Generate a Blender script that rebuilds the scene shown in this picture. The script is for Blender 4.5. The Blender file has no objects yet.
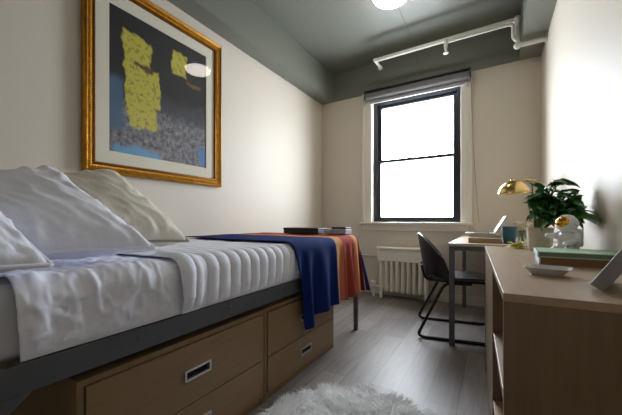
import bpy, bmesh, math, random
import numpy as np
from mathutils import Vector, Matrix, Euler, noise

random.seed(7)
SC = bpy.context.scene
COL = SC.collection
PI = math.pi

# ------------------------------------------------------------------ camera, light, exposure
CAM_Z = 0.93
cd = bpy.data.cameras.new('camera')
cam = bpy.data.objects.new('camera', cd)
COL.objects.link(cam)
cam.location = (0, 0, CAM_Z)
YAW = math.atan2(182, 302)
cam.rotation_euler = (PI / 2, 0, YAW)
cd.sensor_width = 36
cd.lens = 302 / 622 * 36
cd.shift_y = 12.5 / 622
cd.clip_start = 0.02
SC.camera = cam

SKY_BASE, SKY_GLOW = 12.0, 16.0
w = bpy.data.worlds.new('daylight')
SC.world = w
w.use_nodes = True
wb = w.node_tree.nodes['Background']
wnt = w.node_tree
wtc = wnt.nodes.new('ShaderNodeTexCoord')
wdot = wnt.nodes.new('ShaderNodeVectorMath'); wdot.operation = 'DOT_PRODUCT'
wnt.links.new(wtc.outputs['Generated'], wdot.inputs[0])
wdot.inputs[1].default_value = Vector((-0.72, 0.62, 0.30)).normalized()
wmr = wnt.nodes.new('ShaderNodeMapRange')
wmr.interpolation_type = 'SMOOTHSTEP'
for i_, v_ in ((1, 0.55), (2, 1.0), (3, SKY_BASE), (4, SKY_GLOW)):
    wmr.inputs[i_].default_value = v_
wnt.links.new(wdot.outputs['Value'], wmr.inputs[0])
wnt.links.new(wmr.outputs[0], wb.inputs[1])
wb.inputs[0].default_value = (0.84, 0.915, 1.0, 1)


def area(name, loc, rot, sx, sy, power, col, portal=False):
    l = bpy.data.lights.new(name, 'AREA')
    l.shape = 'RECTANGLE'
    l.size, l.size_y = sx, sy
    l.energy = power
    l.color = col
    o = bpy.data.objects.new(name, l)
    COL.objects.link(o)
    o.location = loc
    o.rotation_euler = rot
    if portal:
        l.cycles.is_portal = True
    return o


area('window_daylight', (-0.82, 3.99, 1.68), (-PI / 2, 0, 0), 1.0, 1.55, 1, (1, 1, 1), portal=True)

SC.view_settings.view_transform = 'Standard'
SC.view_settings.look = 'None'
SC.view_settings.gamma = 1
SC.view_settings.use_curve_mapping = False
SC.view_settings.exposure = 1.05
SC.cycles.use_denoising = True
SC.cycles.max_bounces = 14
SC.cycles.diffuse_bounces = 8
SC.cycles.sample_clamp_indirect = 6.0
SC.cycles.caustics_reflective = False


# ------------------------------------------------------------------ materials
def srgb(r, g, b):
    f = lambda c: (c / 12.92) if c <= 0.04045 else ((c + 0.055) / 1.055) ** 2.4
    return (f(r / 255), f(g / 255), f(b / 255), 1)


def mat(name, col, rough=0.6, metal=0.0, bump=0.0, bscale=40.0, var=0.0, vscale=6.0, sheen=0.0, spec=0.5, stretch=None):
    m = bpy.data.materials.new(name)
    m.use_nodes = True
    nt = m.node_tree
    p = nt.nodes['Principled BSDF']
    p.inputs['Base Color'].default_value = col
    p.inputs['Roughness'].default_value = rough
    p.inputs['Metallic'].default_value = metal
    p.inputs['Specular IOR Level'].default_value = spec
    if sheen:
        p.inputs['Sheen Weight'].default_value = sheen
    tc = nt.nodes.new('ShaderNodeTexCoord')
    vec = tc.outputs['Object']
    if stretch:
        mp = nt.nodes.new('ShaderNodeMapping')
        mp.inputs['Scale'].default_value = stretch
        nt.links.new(vec, mp.inputs['Vector'])
        vec = mp.outputs['Vector']
    if var:
        n = nt.nodes.new('ShaderNodeTexNoise')
        n.inputs['Scale'].default_value = vscale
        n.inputs['Detail'].default_value = 6
        nt.links.new(vec, n.inputs['Vector'])
        r = nt.nodes.new('ShaderNodeValToRGB')
        r.color_ramp.elements[0].position = 0.3
        r.color_ramp.elements[1].position = 0.7
        r.color_ramp.elements[0].color = tuple(c * (1 - var) for c in col[:3]) + (1,)
        r.color_ramp.elements[1].color = tuple(min(1, c * (1 + var)) for c in col[:3]) + (1,)
        nt.links.new(n.outputs['Fac'], r.inputs['Fac'])
        nt.links.new(r.outputs['Color'], p.inputs['Base Color'])
    if bump:
        n2 = nt.nodes.new('ShaderNodeTexNoise')
        n2.inputs['Scale'].default_value = bscale
        n2.inputs['Detail'].default_value = 4
        nt.links.new(vec, n2.inputs['Vector'])
        b = nt.nodes.new('ShaderNodeBump')
        b.inputs['Strength'].default_value = bump
        b.inputs['Distance'].default_value = 0.01
        nt.links.new(n2.outputs['Fac'], b.inputs['Height'])
        nt.links.new(b.outputs['Normal'], p.inputs['Normal'])
    return m


def emit(name, col, strength):
    m = bpy.data.materials.new(name)
    m.use_nodes = True
    p = m.node_tree.nodes['Principled BSDF']
    p.inputs['Base Color'].default_value = col
    p.inputs['Emission Color'].default_value = col
    p.inputs['Emission Strength'].default_value = strength
    return m


def glassy(name, tint=(1, 1, 1, 1), ior=1.45):
    m = bpy.data.materials.new(name)
    m.use_nodes = True
    nt = m.node_tree
    nt.nodes.remove(nt.nodes['Principled BSDF'])
    out = nt.nodes['Material Output']
    tr = nt.nodes.new('ShaderNodeBsdfTransparent')
    tr.inputs[0].default_value = tint
    gl = nt.nodes.new('ShaderNodeBsdfGlossy')
    gl.inputs['Roughness'].default_value = 0.02
    fr = nt.nodes.new('ShaderNodeFresnel')
    # the same outer reflectance on both faces of the thin sheet
    gm = nt.nodes.new('ShaderNodeNewGeometry')
    mr = nt.nodes.new('ShaderNodeMapRange')
    mr.inputs[3].default_value = ior
    mr.inputs[4].default_value = 1 / ior
    nt.links.new(gm.outputs['Backfacing'], mr.inputs[0])
    nt.links.new(mr.outputs[0], fr.inputs[0])
    mx = nt.nodes.new('ShaderNodeMixShader')
    nt.links.new(fr.outputs[0], mx.inputs[0])
    nt.links.new(tr.outputs[0], mx.inputs[1])
    nt.links.new(gl.outputs[0], mx.inputs[2])
    nt.links.new(mx.outputs[0], out.inputs[0])
    return m


def wood(name, c1, c2, axis='Y', rough=0.45, scale=3.0):
    st = {'X': (1, 14, 14), 'Y': (14, 1, 14), 'Z': (14, 14, 1)}[axis]
    m = mat(name, c1, rough)
    nt = m.node_tree
    p = nt.nodes['Principled BSDF']
    tc = nt.nodes.new('ShaderNodeTexCoord')
    mp = nt.nodes.new('ShaderNodeMapping')
    mp.inputs['Scale'].default_value = st
    n = nt.nodes.new('ShaderNodeTexNoise')
    n.inputs['Scale'].default_value = scale
    n.inputs['Detail'].default_value = 8
    n.inputs['Roughness'].default_value = 0.65
    r = nt.nodes.new('ShaderNodeValToRGB')
    r.color_ramp.elements[0].position = 0.3
    r.color_ramp.elements[1].position = 0.72
    r.color_ramp.elements[0].color = c2
    r.color_ramp.elements[1].color = c1
    nt.links.new(tc.outputs['Object'], mp.inputs['Vector'])
    nt.links.new(mp.outputs['Vector'], n.inputs['Vector'])
    nt.links.new(n.outputs['Fac'], r.inputs['Fac'])
    nt.links.new(r.outputs['Color'], p.inputs['Base Color'])
    return m


def floor_mat():
    m = mat('grey_oak_planks', srgb(140, 128, 120), 0.42)
    nt = m.node_tree
    p = nt.nodes['Principled BSDF']
    tc = nt.nodes.new('ShaderNodeTexCoord')
    mp = nt.nodes.new('ShaderNodeMapping')
    mp.inputs['Rotation'].default_value = (0, 0, PI / 2)
    br = nt.nodes.new('ShaderNodeTexBrick')
    br.offset = 0.37
    br.inputs['Color1'].default_value = srgb(146, 138, 134)
    br.inputs['Color2'].default_value = srgb(112, 102, 97)
    br.inputs['Mortar'].default_value = srgb(78, 68, 63)
    br.inputs['Scale'].default_value = 1.0
    br.inputs['Mortar Size'].default_value = 0.0016
    br.inputs['Bias'].default_value = 0.0
    br.inputs['Brick Width'].default_value = 1.2
    br.inputs['Row Height'].default_value = 0.15
    nt.links.new(tc.outputs['Object'], mp.inputs['Vector'])
    nt.links.new(mp.outputs['Vector'], br.inputs['Vector'])
    mp2 = nt.nodes.new('ShaderNodeMapping')
    mp2.inputs['Scale'].default_value = (22, 1.6, 1)
    n = nt.nodes.new('ShaderNodeTexNoise')
    n.inputs['Scale'].default_value = 2.0
    n.inputs['Detail'].default_value = 9
    n.inputs['Roughness'].default_value = 0.7
    nt.links.new(tc.outputs['Object'], mp2.inputs['Vector'])
    nt.links.new(mp2.outputs['Vector'], n.inputs['Vector'])
    r = nt.nodes.new('ShaderNodeValToRGB')
    r.color_ramp.elements[0].position = 0.3
    r.color_ramp.elements[0].color = (0.58, 0.55, 0.53, 1)
    r.color_ramp.elements[1].position = 0.7
    r.color_ramp.elements[1].color = (1.12, 1.12, 1.12, 1)
    nt.links.new(n.outputs['Fac'], r.inputs['Fac'])
    mx = nt.nodes.new('ShaderNodeMix')
    mx.data_type = 'RGBA'
    mx.blend_type = 'MULTIPLY'
    mx.inputs[0].default_value = 1
    nt.links.new(br.outputs['Color'], mx.inputs[6])
    nt.links.new(r.outputs['Color'], mx.inputs[7])
    nt.links.new(mx.outputs[2], p.inputs['Base Color'])
    b = nt.nodes.new('ShaderNodeBump')
    b.inputs['Strength'].default_value = 0.15
    b.inputs['Distance'].default_value = 0.004
    nt.links.new(n.outputs['Fac'], b.inputs['Height'])
    nt.links.new(b.outputs['Normal'], p.inputs['Normal'])
    return m


def ramp_mat(name, stops, rough=0.9, axis=1, bump=0.3, sheen=0.0):
    """stripes along the cloth's own UV u coordinate"""
    m = mat(name, (1, 1, 1, 1), rough, sheen=sheen, spec=0.1)
    nt = m.node_tree
    p = nt.nodes['Principled BSDF']
    uv = nt.nodes.new('ShaderNodeUVMap')
    sp = nt.nodes.new('ShaderNodeSeparateXYZ')
    nt.links.new(uv.outputs[0], sp.inputs[0])
    r = nt.nodes.new('ShaderNodeValToRGB')
    r.color_ramp.interpolation = 'LINEAR'
    els = r.color_ramp.elements
    eps = 0.004
    first = True
    for i, (pos, col) in enumerate(stops):
        if first:
            els[0].position = 0
            els[0].color = col
            els.remove(els[1])
            first = False
        else:
            e0 = els.new(max(0, pos - eps))
            e0.color = stops[i - 1][1]
            e1 = els.new(min(1, pos + eps))
            e1.color = col
    nt.links.new(sp.outputs[0], r.inputs['Fac'])
    nt.links.new(r.outputs['Color'], p.inputs['Base Color'])
    n2 = nt.nodes.new('ShaderNodeTexNoise')
    n2.inputs['Scale'].default_value = 350
    tc = nt.nodes.new('ShaderNodeTexCoord')
    nt.links.new(tc.outputs['Object'], n2.inputs['Vector'])
    b = nt.nodes.new('ShaderNodeBump')
    b.inputs['Strength'].default_value = bump
    b.inputs['Distance'].default_value = 0.004
    nt.links.new(n2.outputs['Fac'], b.inputs['Height'])
    nt.links.new(b.outputs['Normal'], p.inputs['Normal'])
    return m


def print_mat():
    """a plain abstract print: near-black field, yellow brush blocks, grey mottled band, blue patches"""
    m = mat('abstract_print_ink', srgb(20, 20, 24), 0.6)
    nt = m.node_tree
    p = nt.nodes['Principled BSDF']
    L = nt.links.new
    N = nt.nodes.new
    uv = N('ShaderNodeUVMap')
    n = N('ShaderNodeTexNoise')
    n.inputs['Scale'].default_value = 7
    n.inputs['Detail'].default_value = 5
    L(uv.outputs[0], n.inputs['Vector'])
    # warped coordinates
    sub = N('ShaderNodeVectorMath'); sub.operation = 'SUBTRACT'
    sub.inputs[1].default_value = (0.5, 0.5, 0.5)
    L(n.outputs['Color'], sub.inputs[0])
    sca = N('ShaderNodeVectorMath'); sca.operation = 'SCALE'
    sca.inputs['Scale'].default_value = 0.13
    L(sub.outputs[0], sca.inputs[0])
    add = N('ShaderNodeVectorMath'); add.operation = 'ADD'
    L(uv.outputs[0], add.inputs[0]); L(sca.outputs[0], add.inputs[1])
    sp = N('ShaderNodeSeparateXYZ')
    L(add.outputs[0], sp.inputs[0])

    def math_(op, a, b=None):
        q = N('ShaderNodeMath'); q.operation = op
        for i, v in enumerate((a, b)):
            if v is None:
                continue
            if isinstance(v, (int, float)):
                q.inputs[i].default_value = v
            else:
                L(v, q.inputs[i])
        return q.outputs[0]

    def rect(cx, cy, hx, hy, k=60):
        dx = math_('SUBTRACT', math_('ABSOLUTE', math_('SUBTRACT', sp.outputs[0], cx)), hx)
        dy = math_('SUBTRACT', math_('ABSOLUTE', math_('SUBTRACT', sp.outputs[1], cy)), hy)
        d = math_('MAXIMUM', dx, dy)
        q = N('ShaderNodeClamp')
        L(math_('MULTIPLY', d, -k), q.inputs[0])
        return q.outputs[0]

    def mix(fac, a, b):
        q = N('ShaderNodeMix'); q.data_type = 'RGBA'
        L(fac, q.inputs[0]) if not isinstance(fac, float) else None
        for i, v in ((6, a), (7, b)):
            if isinstance(v, tuple):
                q.inputs[i].default_value = v
            else:
                L(v, q.inputs[i])
        return q.outputs[2]

    fine = N('ShaderNodeTexNoise')
    fine.inputs['Scale'].default_value = 26
    fine.inputs['Detail'].default_value = 8
    fine.inputs['Roughness'].default_value = 0.75
    L(uv.outputs[0], fine.inputs['Vector'])
    gr = N('ShaderNodeValToRGB')
    gr.color_ramp.elements[0].position = 0.38
    gr.color_ramp.elements[0].color = srgb(34, 34, 40)
    gr.color_ramp.elements[1].position = 0.66
    gr.color_ramp.elements[1].color = srgb(150, 148, 154)
    L(fine.outputs['Fac'], gr.inputs['Fac'])
    yr = N('ShaderNodeValToRGB')
    yr.color_ramp.elements[0].position = 0.36
    yr.color_ramp.elements[0].color = srgb(96, 78, 38)
    yr.color_ramp.elements[1].position = 0.5
    yr.color_ramp.elements[1].color = srgb(196, 186, 62)
    e = yr.color_ramp.elements.new(0.68)
    e.color = srgb(184, 172, 86)
    L(fine.outputs['Fac'], yr.inputs['Fac'])
    bk = srgb(17, 15, 19)
    c = mix(rect(0.5, 0.12, 0.7, 0.30, 12), bk, gr.outputs['Color'])
    c = mix(rect(0.62, 0.42, 0.42, 0.10, 9), c, mix(rect(0.5, 0.5, 0.9, 0.9), bk, srgb(58, 58, 66)))
    c = mix(rect(0.02, 0.33, 0.12, 0.20, 22), c, srgb(62, 92, 118))
    c = mix(rect(0.24, 0.03, 0.22, 0.05, 40), c, srgb(88, 150, 190))
    c = mix(rect(0.95, 0.09, 0.06, 0.10, 40), c, srgb(72, 112, 168))
    c = mix(rect(0.88, 0.86, 0.08, 0.06, 30), c, srgb(40, 52, 96))
    # yellow blocks, stacked as loose brush strokes
    c = mix(rect(0.25, 0.74, 0.13, 0.13), c, yr.outputs['Color'])
    c = mix(rect(0.30, 0.52, 0.17, 0.15), c, yr.outputs['Color'])
    c = mix(rect(0.29, 0.30, 0.14, 0.10), c, yr.outputs['Color'])
    c = mix(rect(0.67, 0.80, 0.09, 0.10), c, yr.outputs['Color'])
    c = mix(rect(0.84, 0.68, 0.10, 0.02), c, srgb(120, 84, 40))
    c = mix(rect(0.31, 0.66, 0.10, 0.025), c, srgb(92, 54, 34))
    L(c, p.inputs['Base Color'])
    return m


M = {}
M['wall'] = mat('cream_wall_paint', srgb(213, 204, 190), 0.55, bump=0.05, bscale=120)
M['grey_paint'] = mat('grey_green_ceiling_paint', srgb(115, 118, 108), 0.5, bump=0.08, bscale=30)
M['trim'] = mat('off_white_trim_paint', srgb(226, 221, 210), 0.4)
M['floor'] = floor_mat()
M['black_frame'] = mat('black_window_paint', srgb(26, 28, 36), 0.35)
M['glass'] = glassy('window_glass')
M['pglass'] = glassy('picture_glass', ior=1.28)
M['jar_glass'] = glassy('jar_glass', (0.93, 0.96, 0.95, 1))
M['shade'] = mat('grey_shade_fabric', srgb(112, 110, 112), 0.8, bump=0.1, bscale=300)
M['shade_bar'] = mat('pale_grey_bar', srgb(176, 176, 180), 0.5)
M['bracket'] = mat('dark_grey_bracket', srgb(70, 70, 70), 0.5, metal=0.3)
M['gold'] = mat('aged_gold_leaf', srgb(186, 130, 44), 0.36, metal=0.85, bump=0.25, bscale=90, var=0.25, vscale=30)
M['gold_dark'] = mat('dark_gold_groove', srgb(128, 80, 22), 0.42, metal=0.8, var=0.2, vscale=40)
M['mat_board'] = mat('cream_mat_board', srgb(226, 220, 202), 0.85)
M['print'] = print_mat()
M['rail'] = mat('charcoal_steel', srgb(92, 94, 99), 0.42, metal=0.25, var=0.08, vscale=9)
M['black_metal'] = mat('black_steel', srgb(34, 34, 37), 0.35, metal=0.4)
M['chrome'] = mat('brushed_nickel', srgb(196, 196, 198), 0.3, metal=0.9)
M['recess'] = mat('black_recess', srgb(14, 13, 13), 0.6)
M['oak_h'] = wood('tan_oak_laminate', srgb(146, 119, 86), srgb(132, 106, 75), 'Y', 0.42)
M['oak_v'] = wood('tan_oak_side', srgb(144, 118, 86), srgb(128, 103, 74), 'Z', 0.42)
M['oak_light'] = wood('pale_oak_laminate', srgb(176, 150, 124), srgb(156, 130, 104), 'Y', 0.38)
M['oak_shaded_v'] = wood('pale_oak_upright_shaded', srgb(128, 104, 76), srgb(113, 91, 66), 'Z', 0.4)  # same pale oak, darkened to paint in the weak light on the uprights
M['oak_desk'] = wood('pale_ash_laminate', srgb(206, 190, 170), srgb(184, 166, 144), 'Y', 0.35)
M['white_cotton'] = mat('white_cotton', srgb(238, 240, 253), 0.85, bump=0.12, bscale=60, sheen=0.2)
M['sheet'] = mat('white_percale', srgb(236, 238, 252), 0.7, bump=0.1, bscale=50, sheen=0.1)
M['fitted'] = mat('pale_grey_ticking', srgb(190, 192, 198), 0.85)
M['quilt'] = mat('white_quilted_cotton', srgb(236, 239, 252), 0.85, bump=0.2, bscale=90, sheen=0.2)
M['linen'] = mat('cream_linen', srgb(224, 217, 203), 0.9, bump=0.25, bscale=200, var=0.05, vscale=60)
M['linen_pipe'] = mat('taupe_piping', srgb(150, 142, 130), 0.9)
M['radiator'] = mat('cream_radiator_enamel', srgb(240, 235, 222), 0.35, bump=0.05, bscale=50)
M['pipe'] = mat('white_pipe_paint', srgb(206, 205, 198), 0.4)
M['lamp_glow'] = emit('lamp_opal_glass', (1.0, 0.90, 0.76, 1), 9.0)
M['white_metal'] = mat('white_enamel', srgb(230, 228, 220), 0.4)
M['chair_plastic'] = mat('black_chair_plastic', srgb(27, 27, 30), 0.4)
M['chair_seat'] = mat('black_seat_vinyl', srgb(30, 31, 35), 0.22)
M['brass'] = mat('polished_brass', srgb(204, 176, 116), 0.2, metal=1.0)
M['teal'] = mat('teal_glaze', srgb(44, 98, 122), 0.3, var=0.08, vscale=30)
M['laptop'] = mat('silver_aluminium', srgb(186, 182, 176), 0.35, metal=0.5)
M['dark_plastic'] = mat('dark_grey_plastic', srgb(40, 38, 42), 0.4)
M['screen'] = emit('lit_screen', (0.95, 0.93, 1.0, 1), 0.85)
M['paper'] = mat('page_paper', srgb(228, 218, 196), 0.9, bump=0.2, bscale=400, stretch=(1, 1, 30))
M['cover_tan'] = mat('tan_book_cover', srgb(150, 128, 98), 0.6)
M['cover_cream'] = mat('cream_book_cover', srgb(206, 196, 176), 0.6)
M['cover_mint'] = mat('mint_book_cover', srgb(164, 196, 168), 0.5)
M['cover_brown'] = mat('brown_book_cover', srgb(132, 98, 62), 0.6)
M['spine_pat'] = mat('pale_blue_spine', srgb(190, 205, 214), 0.6, var=0.2, vscale=60)
M['page_grey'] = mat('grey_green_page_block', srgb(120, 134, 118), 0.9, bump=0.2, bscale=300, stretch=(1, 1, 30))
M['pot'] = mat('cream_stoneware', srgb(204, 198, 174), 0.5, var=0.14, vscale=40)
M['soil'] = mat('potting_soil', srgb(52, 40, 30), 0.95, bump=0.6, bscale=120)
M['leaf'] = mat('dark_green_leaf', srgb(54, 108, 46), 0.32, var=0.45, vscale=14)
M['stem'] = mat('green_stem', srgb(84, 104, 50), 0.6)
M['leaf_yellow'] = mat('yellow_green_leaf', srgb(200, 196, 50), 0.45, var=0.2, vscale=20)
M['ceramic'] = mat('white_ceramic', srgb(226, 226, 228), 0.35)
M['visor'] = mat('gold_visor', srgb(226, 164, 66), 0.15, metal=1.0)
M['dish'] = mat('pale_grey_dish', srgb(206, 204, 204), 0.3)
M['frame_grey'] = mat('grey_frame', srgb(132, 130, 130), 0.5)
M['petal'] = mat('cream_petal', srgb(246, 240, 222), 0.8)
M['rug'] = mat('white_fur', srgb(250, 250, 250), 0.9, sheen=0.0)
M['box_black'] = mat('black_box_card', srgb(34, 28, 30), 0.5)
M['box_grey'] = mat('mottled_grey_box', srgb(176, 178, 184), 0.6, var=0.2, vscale=25)
M['cord'] = mat('grey_cord', srgb(150, 144, 134), 0.7)
_nt = M['rug'].node_tree
_tl = _nt.nodes.new('ShaderNodeBsdfTranslucent'); _tl.inputs[0].default_value = (0.95, 0.95, 0.95, 1)
_mx = _nt.nodes.new('ShaderNodeMixShader'); _mx.inputs[0].default_value = 0.45
_nt.links.new(_nt.nodes['Principled BSDF'].outputs[0], _mx.inputs[1]); _nt.links.new(_tl.outputs[0], _mx.inputs[2])
_nt.links.new(_mx.outputs[0], _nt.nodes['Material Output'].inputs[0])
BLUE = srgb(18, 40, 98)
TAN = srgb(184, 146, 112)
GOLD_ = srgb(206, 152, 70)
RED = srgb(150, 66, 52)
PEACH = srgb(196, 118, 96)
MAR = srgb(92, 34, 40)
NAVY = srgb(34, 36, 110)


# ------------------------------------------------------------------ mesh helpers
def bx(bm, c, s, rot=None, bev=0.0, seg=2):
    r = bmesh.ops.create_cube(bm, size=1)
    vs = r['verts']
    bmesh.ops.scale(bm, vec=Vector(s), verts=vs)
    if bev > 0:
        es = list({e for v in vs for e in v.link_edges})
        rr = bmesh.ops.bevel(bm, geom=es, offset=bev, segments=seg, affect='EDGES', profile=0.5)
        vs = list({v for f in rr['faces'] for v in f.verts} | {v for v in vs if v.is_valid})
    if rot is not None:
        bmesh.ops.rotate(bm, cent=(0, 0, 0), matrix=rot, verts=vs)
    bmesh.ops.translate(bm, vec=Vector(c), verts=vs)
    return vs


def bb(bm, x0, x1, y0, y1, z0, z1, bev=0.0):
    return bx(bm, ((x0 + x1) / 2, (y0 + y1) / 2, (z0 + z1) / 2), (x1 - x0, y1 - y0, z1 - z0), bev=bev)


def tube(bm, pts, r, seg=10, closed=False, caps=True):
    pts = [Vector(p) for p in pts]
    n = len(pts)
    rad = r if isinstance(r, (list, tuple)) else [r] * n
    rings = []
    prev = None
    for i, p in enumerate(pts):
        if closed:
            t = pts[(i + 1) % n] - pts[i - 1]
        else:
            t = pts[min(i + 1, n - 1)] - pts[max(i - 1, 0)]
        t.normalize()
        if prev is None:
            a = Vector((0, 0, 1)) if abs(t.z) < 0.9 else Vector((1, 0, 0))
            u = t.cross(a).normalized()
        else:
            u = (prev - t * prev.dot(t)).normalized()
        prev = u
        v = t.cross(u)
        rings.append([bm.verts.new(p + (u * math.cos(2 * PI * k / seg) + v * math.sin(2 * PI * k / seg)) * rad[i]) for k in range(seg)])
    m = n if closed else n - 1
    for i in range(m):
        a, b = rings[i], rings[(i + 1) % n]
        for k in range(seg):
            bm.faces.new((a[k], a[(k + 1) % seg], b[(k + 1) % seg], b[k]))
    if caps and not closed:
        bm.faces.new(rings[0][::-1])
        bm.faces.new(rings[-1])


def smooth_path(pts, rad=0.04, n=5):
    """round the corners of a polyline"""
    pts = [Vector(p) for p in pts]
    out = [pts[0]]
    for i in range(1, len(pts) - 1):
        a, b, c = pts[i - 1], pts[i], pts[i + 1]
        d1, d2 = (a - b), (c - b)
        r = min(rad, d1.length * 0.45, d2.length * 0.45)
        p1, p2 = b + d1.normalized() * r, b + d2.normalized() * r
        for k in range(n + 1):
            t = k / n
            out.append(p1 * (1 - t) ** 2 + b * 2 * t * (1 - t) + p2 * t * t)
    out.append(pts[-1])
    return out


def lathe(bm, prof, seg=32, c=(0, 0, 0), rot=None, caps=True):
    """prof: list of (r, z)"""
    rings = []
    c = Vector(c)
    for (r, z) in prof:
        ring = []
        for k in range(seg):
            a = 2 * PI * k / seg
            p = Vector((r * math.cos(a), r * math.sin(a), z))
            if rot is not None:
                p = rot @ p
            ring.append(bm.verts.new(p + c))
        rings.append(ring)
    for i in range(len(rings) - 1):
        for k in range(seg):
            bm.faces.new((rings[i][k], rings[i][(k + 1) % seg], rings[i + 1][(k + 1) % seg], rings[i + 1][k]))
    if caps:
        if prof[0][0] > 1e-4:
            bm.faces.new(rings[0][::-1])
        if prof[-1][0] > 1e-4:
            bm.faces.new(rings[-1])


def ball(bm, c, r, sc=(1, 1, 1), rot=None, seg=20):
    res = bmesh.ops.create_uvsphere(bm, u_segments=seg, v_segments=seg // 2 + 2, radius=r)
    vs = res['verts']
    bmesh.ops.scale(bm, vec=Vector(sc), verts=vs)
    if rot is not None:
        bmesh.ops.rotate(bm, cent=(0, 0, 0), matrix=rot, verts=vs)
    bmesh.ops.translate(bm, vec=Vector(c), verts=vs)


def grid_faces(bm, rows, flip=False, uvs=None):
    uvl = bm.loops.layers.uv.new('UVMap') if uvs is not None else None
    for i in range(len(rows) - 1):
        for j in range(len(rows[0]) - 1):
            idx = [(i, j), (i, j + 1), (i + 1, j + 1), (i + 1, j)]
            if flip:
                idx = idx[::-1]
            f = bm.faces.new([rows[a][b] for a, b in idx])
            if uvl is not None:
                for l, (a, b) in zip(f.loops, idx):
                    l[uvl].uv = uvs[a][b]


def link(name, bm, m, parent=None, smooth=False, world=False):
    bmesh.ops.remove_doubles(bm, verts=bm.verts, dist=1e-6)
    bmesh.ops.recalc_face_normals(bm, faces=bm.faces)
    me = bpy.data.meshes.new(name)
    bm.to_mesh(me)
    bm.free()
    return link_mesh(name, me, m, parent, smooth, world)


def link_mesh(name, me, m, parent=None, smooth=False, world=False):
    me.materials.append(m)
    if smooth:
        for p in me.polygons:
            p.use_smooth = True
        if smooth != 'all':
            try:
                me.set_sharp_from_angle(angle=math.radians(40))
            except Exception:
                pass
    o = bpy.data.objects.new(name, me)
    COL.objects.link(o)
    if parent is not None:
        o.parent = parent
        if world:
            q = parent
            off = Vector()
            while q is not None:
                off += q.location
                q = q.parent
            me.transform(Matrix.Translation(-off))
    return o


def tag(o, label, cat, group=None):
    o['label'] = label
    o['category'] = cat
    if group:
        o['group'] = group
    return o


def thing(name, label, cat, loc=(0, 0, 0), rz=0.0, group=None):
    o = bpy.data.objects.new(name, None)
    o.empty_display_size = 0.05
    COL.objects.link(o)
    o.location = loc
    o.rotation_euler = (0, 0, rz)
    return tag(o, label, cat, group)


def rebase(o):
    """put a top-level mesh's origin at the middle of its base"""
    vs = np.array([v.co[:] for v in o.data.vertices])
    c = Vector(((vs[:, 0].min() + vs[:, 0].max()) / 2, (vs[:, 1].min() + vs[:, 1].max()) / 2, vs[:, 2].min()))
    o.data.transform(Matrix.Translation(-c))
    o.location = c
    return o


def struct(name, bm, m, parent=None, smooth=False):
    o = link(name, bm, m, parent, smooth)
    o['kind'] = 'structure'
    return o


def solidify(o, t, offset=-1):
    md = o.modifiers.new('thickness', 'SOLIDIFY')
    md.thickness = t
    md.offset = offset
    return o


def nz(x, y, z=0.0, s=1.0):
    return noise.noise(Vector((x * s, y * s, z * s)))


# ------------------------------------------------------------------ the room
XL, XR = -2.06, 0.405
YF, YB = 3.72, -1.0
ZB, ZC = 2.55, 2.93
T = 0.12
WX0, WX1, WZ0, WZ1 = -1.33, -0.305, 0.90, 2.45

bm = bmesh.new(); bb(bm, XL - T, XR + T, YB - T, YF + 0.3, -0.1, 0); struct('floor', bm, M['floor'])
bm = bmesh.new(); bb(bm, XL - T, XR + T, YB - T, YF + 0.3, ZC, ZC + 0.1); struct('ceiling', bm, M['grey_paint'])
bm = bmesh.new(); bb(bm, XL - T, XL, YB - T, YF + 0.3, 0, ZC); struct('wall_left', bm, M['wall'])
bm = bmesh.new(); bb(bm, XR, XR + T, YB - T, YF + 0.3, 0, ZC); struct('wall_right', bm, M['wall'])
bm = bmesh.new(); bb(bm, XL, XR, YB - T, YB, 0, ZC); struct('wall_rear', bm, M['wall'])
bm = bmesh.new()
YO = YF + 0.3
bb(bm, XL, WX0, YF, YO, 0, ZC)
bb(bm, WX1, XR, YF, YO, 0, ZC)
bb(bm, WX0, WX1, YF, YO, 0, WZ0)
bb(bm, WX0, WX1, YF, YO, WZ1, ZC)
struct('wall_front', bm, M['wall'])
# grey painted beams along the side walls and the painted band above the window
bm = bmesh.new(); bb(bm, XL, -1.887, YB, YF, ZB, ZC); struct('trim_1', bm, M['grey_paint'])
bm = bmesh.new(); bb(bm, 0.224, XR, YB, YF, ZB, ZC); struct('trim_2', bm, M['grey_paint'])
bm = bmesh.new(); bb(bm, -1.887, 0.224, YF - 0.012, YF, ZB, ZC); struct('trim_3', bm, M['grey_paint'])
# baseboards
bm = bmesh.new(); bb(bm, XL, XL + 0.015, YB, YF, 0, 0.10, 0.003); struct('baseboard_left', bm, M['trim'])
bm = bmesh.new(); bb(bm, XR - 0.012, XR, YB, YF - 0.02, 0, 0.10, 0.003); struct('baseboard_right', bm, M['trim'])
bm = bmesh.new(); bb(bm, XL + 0.02, XR, YF - 0.015, YF, 0, 0.10, 0.003); struct('baseboard_front', bm, M['trim'])

# window
win = bpy.data.objects.new('window_1', None); COL.objects.link(win)
win.location = (-0.82, YF, WZ0); win['kind'] = 'structure'


def wpart(name, bm, m):
    o = link(name, bm, m, win, False, True)
    return o


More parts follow.
